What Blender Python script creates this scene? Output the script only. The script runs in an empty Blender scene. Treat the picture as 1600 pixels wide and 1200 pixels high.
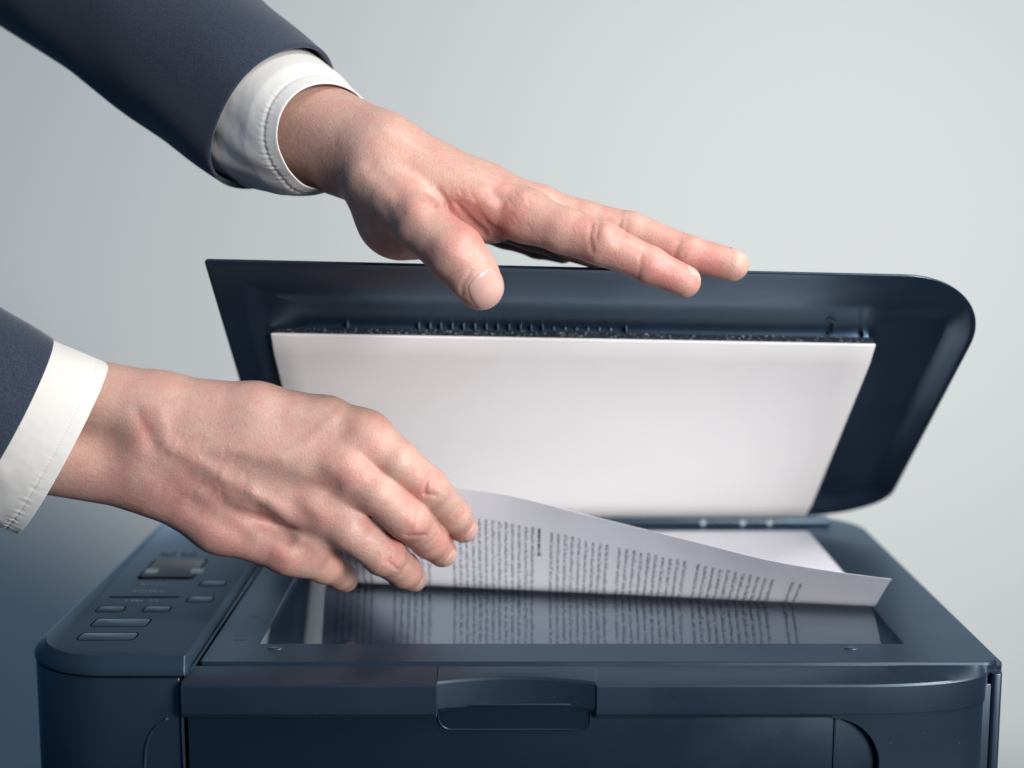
import bpy, bmesh, math, random
import numpy as np
from mathutils import Vector

random.seed(7); np.random.seed(7)
SC = bpy.context.scene
COL = SC.collection
CM = 0.01

# ------------------------------------------------------------------ camera, world, lights, exposure
F = 2222.2                      # focal length in 1600-px-wide pixels (50 mm on 36 mm)
PITCH = math.radians(7.89)
CAMH = 22.1                     # cm above the scanner bed
cp, sp = math.cos(PITCH), math.sin(PITCH)

cam_d = bpy.data.cameras.new('camera'); cam = bpy.data.objects.new('camera', cam_d); COL.objects.link(cam)
cam.location = (0, 0, CAMH*CM); cam.rotation_euler = (math.pi/2 - PITCH, 0, 0)
cam_d.lens = 50; cam_d.sensor_width = 36; cam_d.clip_start = 0.02; cam_d.clip_end = 50
cam_d.dof.use_dof = True; cam_d.dof.focus_distance = 0.675; cam_d.dof.aperture_fstop = 4.5
SC.camera = cam

w = bpy.data.worlds.new('World'); SC.world = w; w.use_nodes = True
bg = w.node_tree.nodes['Background']; bg.inputs[0].default_value = (0.19, 0.53, 1.0, 1); bg.inputs[1].default_value = 0.20

def look(o, tgt):
    d = Vector(tgt) - Vector(o.location); o.rotation_euler = d.to_track_quat('-Z', 'Y').to_euler()
def area(name, loc, tgt, sx, sy, watts, col, spread=180):
    l = bpy.data.lights.new(name, 'AREA'); l.shape = 'RECTANGLE'; l.size = sx; l.size_y = sy; l.energy = watts; l.color = col
    l.spread = math.radians(spread)
    o = bpy.data.objects.new(name, l); COL.objects.link(o); o.location = loc; look(o, tgt); return o
area('key_softbox', (0.85, 0.35, 1.15), (0.0, 0.70, 0.08), 0.5, 0.5, 1.35, (1.0, 0.95, 0.90), 42)
area('front_softbox', (0.86, -0.38, 0.42), (0.02, 0.75, 0.10), 0.5, 0.5, 2.3, (1.0, 0.965, 0.955), 42)
l = bpy.data.lights.new('background_spot', 'SPOT'); l.energy = 447; l.spot_size = 2.53; l.spot_blend = 0.258; l.color = (1.0, 0.965, 0.935)
l.shadow_soft_size = 0.05
o = bpy.data.objects.new('background_spot', l); COL.objects.link(o); o.location = (0.996, 1.10, 0.093); look(o, (1.896, 4.50, 2.723))

SC.view_settings.view_transform = 'Standard'; SC.view_settings.look = 'None'
SC.view_settings.gamma = 1; SC.view_settings.exposure = 0
SC.view_settings.use_curve_mapping = False
SC.cycles.use_denoising = True
SC.cycles.max_bounces = 10; SC.cycles.transmission_bounces = 8
SC.cycles.caustics_reflective = False; SC.cycles.caustics_refractive = False

# ------------------------------------------------------------------ maths helpers (centimetres)
def PY(px, py, Y):
    """point seen at photo pixel (px,py) at depth Y"""
    u = (px-800)/F; v = (600-py)/F
    dy = cp + v*sp; dz = -sp + v*cp; t = Y/dy
    return np.array([u*t, Y, CAMH + dz*t])
def PZ(px, py, z=0.0):
    u = (px-800)/F; v = (600-py)/F
    dy = cp + v*sp; dz = -sp + v*cp; t = (z-CAMH)/dz
    return np.array([u*t, dy*t, z])
def proj(p):
    p = np.asarray(p, float); x = p[..., 0]; y = p[..., 1]; z = p[..., 2]-CAMH
    f = y*cp - z*sp; up = y*sp + z*cp
    return 800 + F*x/f, 600 - F*up/f

# ------------------------------------------------------------------ materials
def S(c):  # srgb 0-255 -> linear
    return tuple((v/255/12.92 if v/255 <= .04045 else ((v/255+.055)/1.055)**2.4) for v in c) + (1,)
def mat(name, col, rough=0.5, spec=0.5, **kw):
    m = bpy.data.materials.new(name); m.use_nodes = True
    b = m.node_tree.nodes['Principled BSDF']
    b.inputs['Base Color'].default_value = col if len(col) == 4 else (*col, 1)
    b.inputs['Roughness'].default_value = rough; b.inputs['Specular IOR Level'].default_value = spec
    for k, v in kw.items(): b.inputs[k.replace('_', ' ')].default_value = v
    return m
def N(m, t, **kw):
    n = m.node_tree.nodes.new(t)
    for k, v in kw.items(): setattr(n, k, v)
    return n
def L(m, a, b): m.node_tree.links.new(a, b)
def add_bump(m, scale, strength, dist, detail=4, kind='noise', stretch=None):
    b = m.node_tree.nodes['Principled BSDF']
    tc = N(m, 'ShaderNodeTexCoord'); src = tc.outputs['Object']
    if stretch:
        mp = N(m, 'ShaderNodeMapping'); mp.inputs['Scale'].default_value = stretch; L(m, src, mp.inputs[0]); src = mp.outputs[0]
    if kind == 'noise':
        n = N(m, 'ShaderNodeTexNoise'); n.inputs['Scale'].default_value = scale; n.inputs['Detail'].default_value = detail; out = n.outputs['Fac']
    else:
        n = N(m, 'ShaderNodeTexVoronoi', feature='DISTANCE_TO_EDGE' if kind == 'edge' else 'F1'); n.inputs['Scale'].default_value = scale; out = n.outputs['Distance']
    L(m, src, n.inputs['Vector'])
    bp = N(m, 'ShaderNodeBump'); bp.inputs['Strength'].default_value = strength; bp.inputs['Distance'].default_value = dist
    L(m, out, bp.inputs['Height'])
    old = b.inputs['Normal'].links
    if old: L(m, old[0].from_socket, bp.inputs['Normal'])
    L(m, bp.outputs[0], b.inputs['Normal'])
    return n
def add_speck(m, scale, lo, hi, c, amount=1.0):
    """blend colour c in sparse noise specks (dust, scuffs)"""
    b = m.node_tree.nodes['Principled BSDF']
    tc = N(m, 'ShaderNodeTexCoord'); n = N(m, 'ShaderNodeTexNoise'); n.inputs['Scale'].default_value = scale; n.inputs['Detail'].default_value = 3
    L(m, tc.outputs['Object'], n.inputs['Vector'])
    r = N(m, 'ShaderNodeMapRange'); r.inputs[1].default_value = lo; r.inputs[2].default_value = hi; r.inputs[4].default_value = amount
    L(m, n.outputs['Fac'], r.inputs[0])
    mx = N(m, 'ShaderNodeMix', data_type='RGBA'); L(m, r.outputs[0], mx.inputs[0])
    mx.inputs[6].default_value = b.inputs['Base Color'].default_value; mx.inputs[7].default_value = c
    L(m, mx.outputs[2], b.inputs['Base Color'])

def plastic(name, base, rough, tint=(0.62, 0.81, 1.0), bump=2600, speck=True, ior=1.5):
    """moulded navy plastic: diffuse body under a blue-tinted dielectric sheen"""
    m = bpy.data.materials.new(name); m.use_nodes = True; nt = m.node_tree
    for n in list(nt.nodes):
        if n.type == 'BSDF_PRINCIPLED': nt.nodes.remove(n)
    out = [n for n in nt.nodes if n.type == 'OUTPUT_MATERIAL'][0]
    df = N(m, 'ShaderNodeBsdfDiffuse'); gl_ = N(m, 'ShaderNodeBsdfGlossy'); gl_.inputs['Color'].default_value = (*tint, 1)
    fr = N(m, 'ShaderNodeFresnel'); fr.inputs['IOR'].default_value = ior; mx = N(m, 'ShaderNodeMixShader')
    tc = N(m, 'ShaderNodeTexCoord'); n1 = N(m, 'ShaderNodeTexNoise'); n1.inputs['Scale'].default_value = bump; n1.inputs['Detail'].default_value = 2
    L(m, tc.outputs['Object'], n1.inputs['Vector']); bp = N(m, 'ShaderNodeBump'); bp.inputs['Strength'].default_value = .2; bp.inputs['Distance'].default_value = .00005
    L(m, n1.outputs['Fac'], bp.inputs['Height'])
    for n in (df, gl_, fr): L(m, bp.outputs[0], n.inputs['Normal'])
    # slow variation of gloss from handling
    n2 = N(m, 'ShaderNodeTexNoise'); n2.inputs['Scale'].default_value = 22; n2.inputs['Detail'].default_value = 5; L(m, tc.outputs['Object'], n2.inputs['Vector'])
    r2 = N(m, 'ShaderNodeMapRange'); r2.inputs[1].default_value = .3; r2.inputs[2].default_value = .7; r2.inputs[3].default_value = rough-.04; r2.inputs[4].default_value = rough+.05
    L(m, n2.outputs['Fac'], r2.inputs[0]); L(m, r2.outputs[0], gl_.inputs['Roughness'])
    # sparse dust
    n3 = N(m, 'ShaderNodeTexNoise'); n3.inputs['Scale'].default_value = 480; n3.inputs['Detail'].default_value = 3; L(m, tc.outputs['Object'], n3.inputs['Vector'])
    r3 = N(m, 'ShaderNodeMapRange'); r3.inputs[1].default_value = .735; r3.inputs[2].default_value = .80; r3.inputs[4].default_value = .22 if speck else 0
    L(m, n3.outputs['Fac'], r3.inputs[0]); mc = N(m, 'ShaderNodeMix', data_type='RGBA'); L(m, r3.outputs[0], mc.inputs[0])
    mc.inputs[6].default_value = (*base, 1); mc.inputs[7].default_value = (.3, .32, .34, 1); L(m, mc.outputs[2], df.inputs['Color'])
    L(m, fr.outputs[0], mx.inputs[0]); L(m, df.outputs[0], mx.inputs[1]); L(m, gl_.outputs[0], mx.inputs[2]); L(m, mx.outputs[0], out.inputs['Surface'])
    return m
PLAST = plastic('dark_plastic', (0.0078, 0.0138, 0.0245), 0.36, ior=1.7)
PLAST2 = plastic('panel_plastic', (0.012, 0.0225, 0.036), 0.40, ior=1.6)
LIDP = plastic('lid_plastic', (0.0095, 0.0170, 0.030), 0.34, ior=2.3)
GLOSSY = plastic('glossy_plastic', (0.005, 0.011, 0.020), 0.26)
GAP = mat('seam_dark', (0.003, 0.005, 0.008), 0.8, 0.0)
MARK = mat('panel_print', (0.24, 0.30, 0.36), 0.5)
DMARK = mat('dark_print', (0.006, 0.010, 0.016), 0.5)
SILV = mat('silver_print', (0.50, 0.60, 0.64), 0.4)
PAD = mat('white_pad', (0.90, 0.875, 0.85), 0.45, 0.4); add_bump(PAD, 900, 0.06, 0.0001); add_bump(PAD, 14, 0.25, 0.003, 2)
FOAM = mat('foam', (0.012, 0.020, 0.030), 0.9, 0.2); add_bump(FOAM, 900, .6, 0.0005, 3); add_speck(FOAM, 1000, .61, .69, (0.45, 0.5, 0.52, 1), 1)
GLASS = bpy.data.materials.new('glass'); GLASS.use_nodes = True
_nt = GLASS.node_tree; _nt.nodes.remove(_nt.nodes['Principled BSDF'])
_tr = N(GLASS, 'ShaderNodeBsdfTransparent'); _tr.inputs[0].default_value = (.90, .95, .96, 1); _g = N(GLASS, 'ShaderNodeBsdfGlossy'); _g.inputs['Roughness'].default_value = .012; _g.inputs['Color'].default_value = (.84, .92, 1, 1)
_lw = N(GLASS, 'ShaderNodeLayerWeight'); _lw.inputs[0].default_value = .5; _p = N(GLASS, 'ShaderNodeMath', operation='POWER'); _p.inputs[1].default_value = 3.1; L(GLASS, _lw.outputs['Facing'], _p.inputs[0])
_q = N(GLASS, 'ShaderNodeMath', operation='MULTIPLY_ADD'); _q.inputs[1].default_value = 1.0; _q.inputs[2].default_value = .04; L(GLASS, _p.outputs[0], _q.inputs[0])
_x = N(GLASS, 'ShaderNodeMixShader'); L(GLASS, _q.outputs[0], _x.inputs[0]); L(GLASS, _tr.outputs[0], _x.inputs[1]); L(GLASS, _g.outputs[0], _x.inputs[2]); L(GLASS, _x.outputs[0], _nt.nodes['Material Output'].inputs['Surface'])
BED = mat('scan_bed', (0.095, 0.145, 0.27), 0.6)
INK = mat('ink', (0.05, 0.06, 0.11), 0.6)
LCD = mat('lcd', (0.035, 0.06, 0.085), 0.35)

PAPER = mat('paper', (0.91, 0.92, 0.965), 0.6, 0.3); add_bump(PAPER, 350, 0.10, 0.0002); add_bump(PAPER, 28, 0.35, 0.0018, 2)
_b = PAPER.node_tree.nodes['Principled BSDF']; _t = N(PAPER, 'ShaderNodeBsdfTranslucent'); _t.inputs[0].default_value = (0.85, 0.85, 0.88, 1)
_m = N(PAPER, 'ShaderNodeMixShader'); _m.inputs[0].default_value = .24; L(PAPER, _b.outputs[0], _m.inputs[1]); L(PAPER, _t.outputs[0], _m.inputs[2])
L(PAPER, _m.outputs[0], [n for n in PAPER.node_tree.nodes if n.type == 'OUTPUT_MATERIAL'][0].inputs['Surface'])
WALL = mat('wall_paint', (0.710, 0.735, 0.712), 0.9, 0.1); add_bump(WALL, 30, 0.04, 0.002)

def cloth(name, c, sc, k, c2=None):
    m = mat(name, c, 0.85, 0.25, Sheen_Weight=0.25, Sheen_Roughness=0.5)
    add_bump(m, sc, k, 0.0003, 3)
    return m
SUIT = cloth('navy_wool', (0.030, 0.038, 0.062), 2600, 0.5)
# woven flecks
b = SUIT.node_tree.nodes['Principled BSDF']
tc = N(SUIT, 'ShaderNodeTexCoord'); nz = N(SUIT, 'ShaderNodeTexNoise'); nz.inputs['Scale'].default_value = 1500; nz.inputs['Detail'].default_value = 4
L(SUIT, tc.outputs['Object'], nz.inputs['Vector']); rp = N(SUIT, 'ShaderNodeValToRGB')
rp.color_ramp.elements[0].position = .35; rp.color_ramp.elements[0].color = (0.012, 0.019, 0.034, 1)
rp.color_ramp.elements[1].position = .7; rp.color_ramp.elements[1].color = (0.036, 0.048, 0.080, 1)
L(SUIT, nz.outputs['Fac'], rp.inputs[0]); L(SUIT, rp.outputs[0], b.inputs['Base Color'])
COTTON = cloth('white_cotton', (0.62, 0.61, 0.575), 3000, 0.25)
add_bump(COTTON, 60, 0.25, 0.004, 2)
THREAD = cloth('thread', (0.62, 0.60, 0.58), 3000, 0.3)

def skin_mat():
    m = mat('skin', (0.6, 0.36, 0.28), 0.5, 0.45)
    b = m.node_tree.nodes['Principled BSDF']
    b.inputs['Subsurface Weight'].default_value = 0.12
    b.inputs['Subsurface Radius'].default_value = (1.0, 0.35, 0.2); b.inputs['Subsurface Scale'].default_value = 0.004
    at = N(m, 'ShaderNodeAttribute', attribute_name='red')
    tc = N(m, 'ShaderNodeTexCoord')
    n1 = N(m, 'ShaderNodeTexNoise'); n1.inputs['Scale'].default_value = 110; n1.inputs['Detail'].default_value = 6; n1.inputs['Roughness'].default_value = .65
    L(m, tc.outputs['Object'], n1.inputs['Vector'])
    r1 = N(m, 'ShaderNodeMapRange'); r1.inputs[1].default_value = .35; r1.inputs[2].default_value = .7; r1.inputs[3].default_value = -.15; r1.inputs[4].default_value = .42
    L(m, n1.outputs['Fac'], r1.inputs[0])
    ad = N(m, 'ShaderNodeMath', operation='ADD'); L(m, at.outputs['Fac'], ad.inputs[0]); L(m, r1.outputs[0], ad.inputs[1]); ad.use_clamp = True
    mx = N(m, 'ShaderNodeMix', data_type='RGBA'); L(m, ad.outputs[0], mx.inputs[0])
    mx.inputs[6].default_value = (0.50, 0.315, 0.250, 1); mx.inputs[7].default_value = (0.47, 0.185, 0.155, 1)
    # freckle-scale darkening
    n2 = N(m, 'ShaderNodeTexNoise'); n2.inputs['Scale'].default_value = 700; n2.inputs['Detail'].default_value = 3
    L(m, tc.outputs['Object'], n2.inputs['Vector'])
    r2 = N(m, 'ShaderNodeMapRange'); r2.inputs[1].default_value = .3; r2.inputs[2].default_value = .7; r2.inputs[3].default_value = .93; r2.inputs[4].default_value = 1.04
    L(m, n2.outputs['Fac'], r2.inputs[0])
    mu = N(m, 'ShaderNodeMix', data_type='RGBA', blend_type='MULTIPLY'); mu.inputs[0].default_value = 1
    L(m, mx.outputs[2], mu.inputs[6]); L(m, r2.outputs[0], mu.inputs[7]); L(m, mu.outputs[2], b.inputs['Base Color'])
    add_bump(m, 1100, 0.22, 0.0003, 3, 'vor', (1, 1, 1))
    add_bump(m, 620, 0.32, 0.00035, 3, 'edge', (1, .6, 1))
    add_bump(m, 330, 0.36, 0.0007, 4, 'noise', (0.5, 1, 1))
    return m
SKIN = skin_mat()
NAIL = mat('nail', (0.54, 0.335, 0.285), 0.24, 0.5, Subsurface_Weight=0.15, Subsurface_Scale=0.002)

# ------------------------------------------------------------------ object helpers
def mk(name, V, faces, m, parent=None, smooth=False, label=None, mats=None, midx=None, auto=None):
    org = np.array(parent['_org']) if parent is not None else np.zeros(3)
    V = (np.asarray(V, float) - org)*CM
    me = bpy.data.meshes.new(name); me.from_pydata(V.tolist(), [], [list(map(int, f)) for f in faces]); me.update()
    o = bpy.data.objects.new(name, me); COL.objects.link(o)
    for q in (mats or [m]): me.materials.append(q)
    if midx is not None: me.polygons.foreach_set('material_index', np.asarray(midx, np.int32))
    if smooth: me.polygons.foreach_set('use_smooth', np.ones(len(me.polygons), bool))
    if auto:
        me.polygons.foreach_set('use_smooth', np.ones(len(me.polygons), bool)); me.set_sharp_from_angle(angle=math.radians(auto))
    if parent is not None: o.parent = parent; o['_org'] = list(org)
    if label: o['label'] = label
    return o
def fixn(o):
    bm = bmesh.new(); bm.from_mesh(o.data); bmesh.ops.recalc_face_normals(bm, faces=bm.faces)
    if all(e.is_manifold for e in bm.edges) and bm.calc_volume(signed=True) < 0: bmesh.ops.reverse_faces(bm, faces=bm.faces)
    bm.to_mesh(o.data); bm.free(); return o
def bevel(o, w_cm, seg=2, angle=30):
    bm = bmesh.new(); bm.from_mesh(o.data)
    bmesh.ops.recalc_face_normals(bm, faces=bm.faces)
    if all(e.is_manifold for e in bm.edges) and bm.calc_volume(signed=True) < 0: bmesh.ops.reverse_faces(bm, faces=bm.faces)
    es = [e for e in bm.edges if len(e.link_faces) == 2 and e.calc_face_angle(0) > math.radians(angle)]
    bmesh.ops.bevel(bm, geom=es, offset=w_cm*CM, segments=seg, profile=.5, affect='EDGES', clamp_overlap=True)
    bm.to_mesh(o.data); bm.free()
    o.data.polygons.foreach_set('use_smooth', np.ones(len(o.data.polygons), bool)); o.data.set_sharp_from_angle(angle=math.radians(40))
    return o
def empty(name, loc, label, cat):
    o = bpy.data.objects.new(name, None); COL.objects.link(o); o.location = np.array(loc)*CM
    o['_org'] = list(map(float, loc)); o['label'] = label; o['category'] = cat; o.empty_display_size = .02
    return o
def rings(R, closed=True, cap0=True, cap1=True):
    """list of equally long rings -> V, faces"""
    n = len(R[0]); V = np.concatenate([np.asarray(r, float) for r in R]); Fc = []
    for k in range(len(R)-1):
        for i in range(n if closed else n-1):
            j = (i+1) % n; Fc.append((k*n+i, k*n+j, (k+1)*n+j, (k+1)*n+i))
    if cap0: Fc.append(tuple(range(n))[::-1])
    if cap1: Fc.append(tuple((len(R)-1)*n+i for i in range(n)))
    return V, Fc
def prism(poly, z0, z1):
    a = [(x, y, z0) for x, y in poly]; b_ = [(x, y, z1) for x, y in poly]; return rings([a, b_])
def rrect(x0, y0, x1, y1, r, inset=0.0, n=10):
    """rounded rect; r = radii (x0y0, x1y0, x1y1, x0y1); entries may be (rx,ry)"""
    x0 += inset; y0 += inset; x1 -= inset; y1 -= inset; P = []
    cs = [((x0, y0), (1, 1), 180), ((x1, y0), (-1, 1), 270), ((x1, y1), (-1, -1), 0), ((x0, y1), (1, -1), 90)]
    for (c, sgn, a0), rr in zip(cs, r):
        rx, ry = rr if isinstance(rr, tuple) else (rr, rr)
        rx = max(rx-inset, .05); ry = max(ry-inset, .05)
        cx, cy = c[0]+sgn[0]*rx, c[1]+sgn[1]*ry
        for k in range(n+1):
            a = math.radians(a0+90*k/n); P.append((cx+rx*math.cos(a), cy+ry*math.sin(a)))
    return P
def box(name, x0, x1, y0, y1, z0, z1, m, parent, bev=0.05, **kw):
    V, Fc = prism([(x0, y0), (x1, y0), (x1, y1), (x0, y1)], z0, z1); o = mk(name, V, Fc, m, parent, **kw)
    if bev: bevel(o, bev)
    return o

# ------------------------------------------------------------------ wall, floor, table
def plane(name, P, m):
    o = mk(name, P, [(0, 1, 2, 3)], m); o['kind'] = 'structure'; return o
plane('wall', [(-800, 450, -172), (800, 450, -172), (800, 450, 600), (-800, 450, 600)], WALL)
plane('floor', [(-800, -400, -172), (800, -400, -172), (800, 450, -172), (-800, 450, -172)], mat('floor_grey', (0.10, 0.12, 0.14), 0.7))
TB = empty('table', (0, 79, -172), 'small dark table the printer stands on', 'table')
TM = mat('table_laminate', (0.03, 0.04, 0.055), 0.5)
box('table_top', -24, 24.5, 61.5, 97, -18.5, -16.01, TM, TB, .15)
for x in (-22, 19.5):
    for y in (64, 92): box('leg', x, x+3, y, y+3, -172, -18.51, TM, TB, .1)

# ------------------------------------------------------------------ printer
PR = empty('printer', (0, 78, -16), 'dark navy all-in-one printer with its scanner lid raised and control panel on the left', 'printer')

# lower housing (behind the front cover)
o = mk('housing', *prism(rrect(-15.2, 64.3, 22.95, 95.5, ((.1, .1), .45, 2.0, 1.0)), -16, -1.05), PLAST, PR); bevel(o, .06)
# left side housing with rounded front corner
LO = rrect(-23.2, 63.15, -15.32, 95.2, (4.4, .12, .3, 2.5), n=14)
o = mk('side_housing', *prism(LO, -16, -.36), PLAST, PR); bevel(o, .07)
# arched seam on the side housing front
pts = [PY(px, py, 63.1) for px, py in ((240, 1330), (226, 1260), (226, 1200), (229, 1165), (240, 1140), (262, 1122))]
def strip_tube(name, pts, r, m, parent, n=8, **kw):
    P = [np.array(p, float) for p in pts]; R = []
    for i, p in enumerate(P):
        t = P[min(i+1, len(P)-1)] - P[max(i-1, 0)]; t /= np.linalg.norm(t)
        a = np.cross(t, [0, .3, 1]); a /= np.linalg.norm(a); b2 = np.cross(t, a)
        R.append([p + r*(a*math.cos(q)+b2*math.sin(q)) for q in np.linspace(0, 2*math.pi, n, endpoint=False)])
    V, Fc = rings(R); return fixn(mk(name, V, Fc, m, parent, smooth=True, **kw))
def spline(pts, n=6):
    P = [np.array(p, float) for p in pts]; P = [2*P[0]-P[1]] + P + [2*P[-1]-P[-2]]; out = []
    for i in range(1, len(P)-2):
        for k in range(n):
            t = k/n; p0, p1, p2, p3 = P[i-1:i+3]
            out.append(.5*((2*p1)+(-p0+p2)*t+(2*p0-5*p1+4*p2-p3)*t*t+(-p0+3*p1-3*p2+p3)*t**3))
    out.append(P[-2]); return out
strip_tube('seam_line', spline(pts), .07, PLAST2, PR)
# control panel: bottom ring larger than the top
def lerp_poly(A, B, t): return [(a[0]*(1-t)+b_[0]*t, a[1]*(1-t)+b_[1]*t) for a, b_ in zip(A, B)]
bot = rrect(-23.25, 63.12, -15.05, 92.5, (4.4, .12, .3, 2.5), n=14)
top = rrect(-22.55, 63.5, -15.12, 92.0, (3.6, .12, .3, 2.2), n=14)
R = [[(x, y, -.24) for x, y in bot], [(x, y, -.05) for x, y in bot], [(x, y, .25) for x, y in lerp_poly(bot, top, .35)],
     [(x, y, .52) for x, y in lerp_poly(bot, top, .85)], [(x, y, .6) for x, y in top]]
CPAN = mk('control_panel', *rings(R), PLAST2, PR); bevel(CPAN, .03, 1, 50)
ZP = .6
def flat_btn(name, px, m, rim, parent, h=.006, gap=.045):
    """px = four photo pixels (front-left, back-left, back-right, front-right) of a button on the panel"""
    Q = [PZ(*q, ZP)[:2] for q in px]; x0 = (Q[0][0]+Q[1][0])/2; x1 = (Q[2][0]+Q[3][0])/2; y0 = (Q[0][1]+Q[3][1])/2; y1 = (Q[1][1]+Q[2][1])/2
    r = min(.22, (y1-y0)*.3)
    o1 = mk(name, *prism(rrect(x0, y0, x1, y1, (r,)*4, n=4), ZP-.1, ZP+h), m, parent); bevel(o1, .015)
    # dark moat round the button
    A = rrect(x0, y0, x1, y1, (r,)*4, -gap-.03, n=4); B = rrect(x0, y0, x1, y1, (r,)*4, 0, n=4)
    V, Fc = rings([[(x, y, ZP+.006) for x, y in A], [(x, y, ZP+.006) for x, y in B]], cap0=False, cap1=False)
    mk('button_gap', V, Fc, rim, o1)
    return o1
for q in [((119, 1000), (131, 989), (216, 989), (208, 1000)), ((141, 979), (153, 967), (235, 967), (228, 979)),
          ((148, 956), (158, 947.5), (196, 947.5), (190, 956)), ((220, 956), (231, 947.5), (267, 947.5), (262, 956)),
          ((289, 941), (299, 932.5), (334, 932.5), (328, 941)), ((310, 916), (318, 908), (354, 908), (349, 916)),
          ((252, 868), (256, 863), (274, 863), (271, 868)), ((284, 868), (288, 863), (306, 863), (303, 868))]:
    flat_btn('button', q, PLAST2, GAP, CPAN)
def scribble(V, Fc, x0, x1, y, h, f, gap=.35):
    """letter-like strokes on the plane z"""
    x = x0
    while x < x1:
        n = random.randint(2, 7)
        for _ in range(n):
            if x > x1: break
            wd = h*random.uniform(.35, .6); k = len(V); hh = h*random.choice((.7, .7, 1.0))
            for (a, b_, c, d) in ((0, wd*.3, 0, hh), (wd*.3, wd, hh*.35*random.random(), hh*.5)):
                k = len(V); V += [f(x+a, y+c), f(x+b_, y+c), f(x+b_, y+d), f(x+a, y+d)]; Fc.append((k, k+1, k+2, k+3))
            x += wd*1.35
        x += h*gap*2
V = []; Fc = []
fz = lambda x, y: (x, y, ZP+.012)
for px0, px1, py in ((194, 246, 940), (207, 263, 925), (220, 270, 914), (229, 270, 906)):
    a = PZ(px0, py, ZP); b2 = PZ(px1, py, ZP); scribble(V, Fc, a[0], b2[0], a[1], .42, fz)
mk('panel_lettering', V, Fc, MARK, CPAN)
# groove line, display window with two light indicators
a = PZ(171, 933, ZP); b2 = PZ(280, 933, ZP)
mk('groove', *prism([(a[0], a[1]-.12), (b2[0], a[1]-.12), (b2[0], a[1]+.12), (a[0], a[1]+.12)], ZP-.05, ZP+.01), GAP, CPAN)
a = PZ(218, 902, ZP); b2 = PZ(326, 874, ZP)
dsp = mk('display', *prism(rrect(a[0], a[1], b2[0]-.1, b2[1], (.3,)*4, n=5), ZP-.05, ZP+.03), LCD, CPAN); bevel(dsp, .03)
mk('display_rim', *prism(rrect(a[0]-.1, a[1]-.45, b2[0]-.0, b2[1]+.1, (.3,)*4, n=5), ZP-.05, ZP+.015), GAP, CPAN)
for px in (237, 308):
    c = PZ(px, 893, ZP); mk('indicator', *prism(rrect(c[0]-.33, c[1]-.4, c[0]+.33, c[1]+.4, (.1,)*4, n=3), ZP, ZP+.07), SILV, dsp)

# ---- scanner frame (bed surround) with glass opening
GX0, GX1, GY0, GY1 = -12.35, 19.15, 67.1, 90.6
FX0, FX1, FY0, FY1 = -14.7, 23.05, 64.35, 94.5
frad = (.25, .9, 4.2, .3)
nn = 10
def outer(i): return rrect(FX0, FY0, FX1, FY1, frad, i, nn)
def inner(i, z): return [(x, y, z) for x, y in rrect(GX0, GY0, GX1, GY1, (.12,)*4, i, nn)]
R = [[(x, y, -1.0) for x, y in outer(.25)], [(x, y, -.62) for x, y in outer(.02)], [(x, y, -.18) for x, y in outer(0)], [(x, y, -.03) for x, y in outer(.03)],
     [(x, y, 0) for x, y in outer(.08)], inner(-.05, 0), inner(0, -.04), inner(.0, -.9)]
V, Fc = rings(R, cap0=False, cap1=False)
n0 = len(R[0]); 
for i in range(n0): j = (i+1) % n0; Fc.append(((len(R)-1)*n0+i, (len(R)-1)*n0+j, j, i))
SF = fixn(mk('scanner_frame', V, Fc, PLAST, PR, auto=10))
# outer lip line round the frame, a hair lower: dark seam
mk('scanner_base', *prism(rrect(-14.7, 64.6, 23.3, 95, (.25, .7, 4.3, .3), 0, nn), -1.05, -.30), PLAST, PR)
gl = mk('scanner_glass', *prism([(GX0+.02, GY0+.02), (GX1-.02, GY0+.02), (GX1-.02, GY1-.02), (GX0+.02, GY1-.02)], -.34, -.06), GLASS, PR)
mk('scan_bed', *prism([(GX0+.01, GY0+.01), (GX1-.01, GY0+.01), (GX1-.01, GY1-.01), (GX0+.01, GY1-.01)], -.98, -.9), BED, PR)
mk('calibration_strip', *prism([(GX0+.05, GY0+.1), (GX0+.75, GY0+.1), (GX0+.75, GY1-.1), (GX0+.05, GY1-.1)], -.40, -.36), SILV, gl)
mk('dark_reflection_strip', *prism([(GX0+.76, GY0+.1), (GX0+1.9, GY0+.1), (GX0+1.9, GY1-.1), (GX0+.76, GY1-.1)], -.88, -.80), GAP, PR)  # dark slab put in for the lid's dark reflection between the pale strips
mk('reflection_strip', *prism([(GX0+1.15, GY0+.1), (GX0+1.4, GY0+.1), (GX0+1.4, GY1-.1), (GX0+1.15, GY1-.1)], -.78, -.6), SILV, PR)  # pale strip added under the glass to imitate a bright reflection
# small marks and bumps on the frame
V = []; Fc = []
for px, py, wd in ((397, 965, .5), (377, 994, .55), (376, 1001, .7)):
    V = []; Fc = []; a = PZ(px, py, 0); scribble(V, Fc, a[0]-wd/2, a[0]+wd/2, a[1], .3, lambda x, y: (x, y, .006)); mk('frame_marking', V, Fc, DMARK, SF)
pass
for px in (430, 1330):
    a = PZ(px, 1014, 0); mk('alignment_nub', *rings([[(a[0]+.35*s_*math.cos(q), a[1]+.16*s_*math.sin(q), z) for q in np.linspace(0, 6.2832, 16, endpoint=False)] for s_, z in ((1, -.05), (1, .03), (.7, .07))]), PLAST2, SF, smooth=True)
# rear rail with light discs
box('rear_rail', -13, 21.0, 91.4, 92.6, -.02, .46, PLAST2, PR, .18)
for px in (1098, 1160, 1202):
    c = PY(px, 819, 91.35); V, Fc = rings([[(c[0]+r*math.cos(q), 91.4-d, .21+r*math.sin(q)) for q in np.linspace(0, 6.2832, 14, endpoint=False)] for r, d in ((.19, -.05), (.19, .03), (.13, .07))])
    mk('hinge_stud', V, Fc, SILV, PR, smooth=True)

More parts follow.
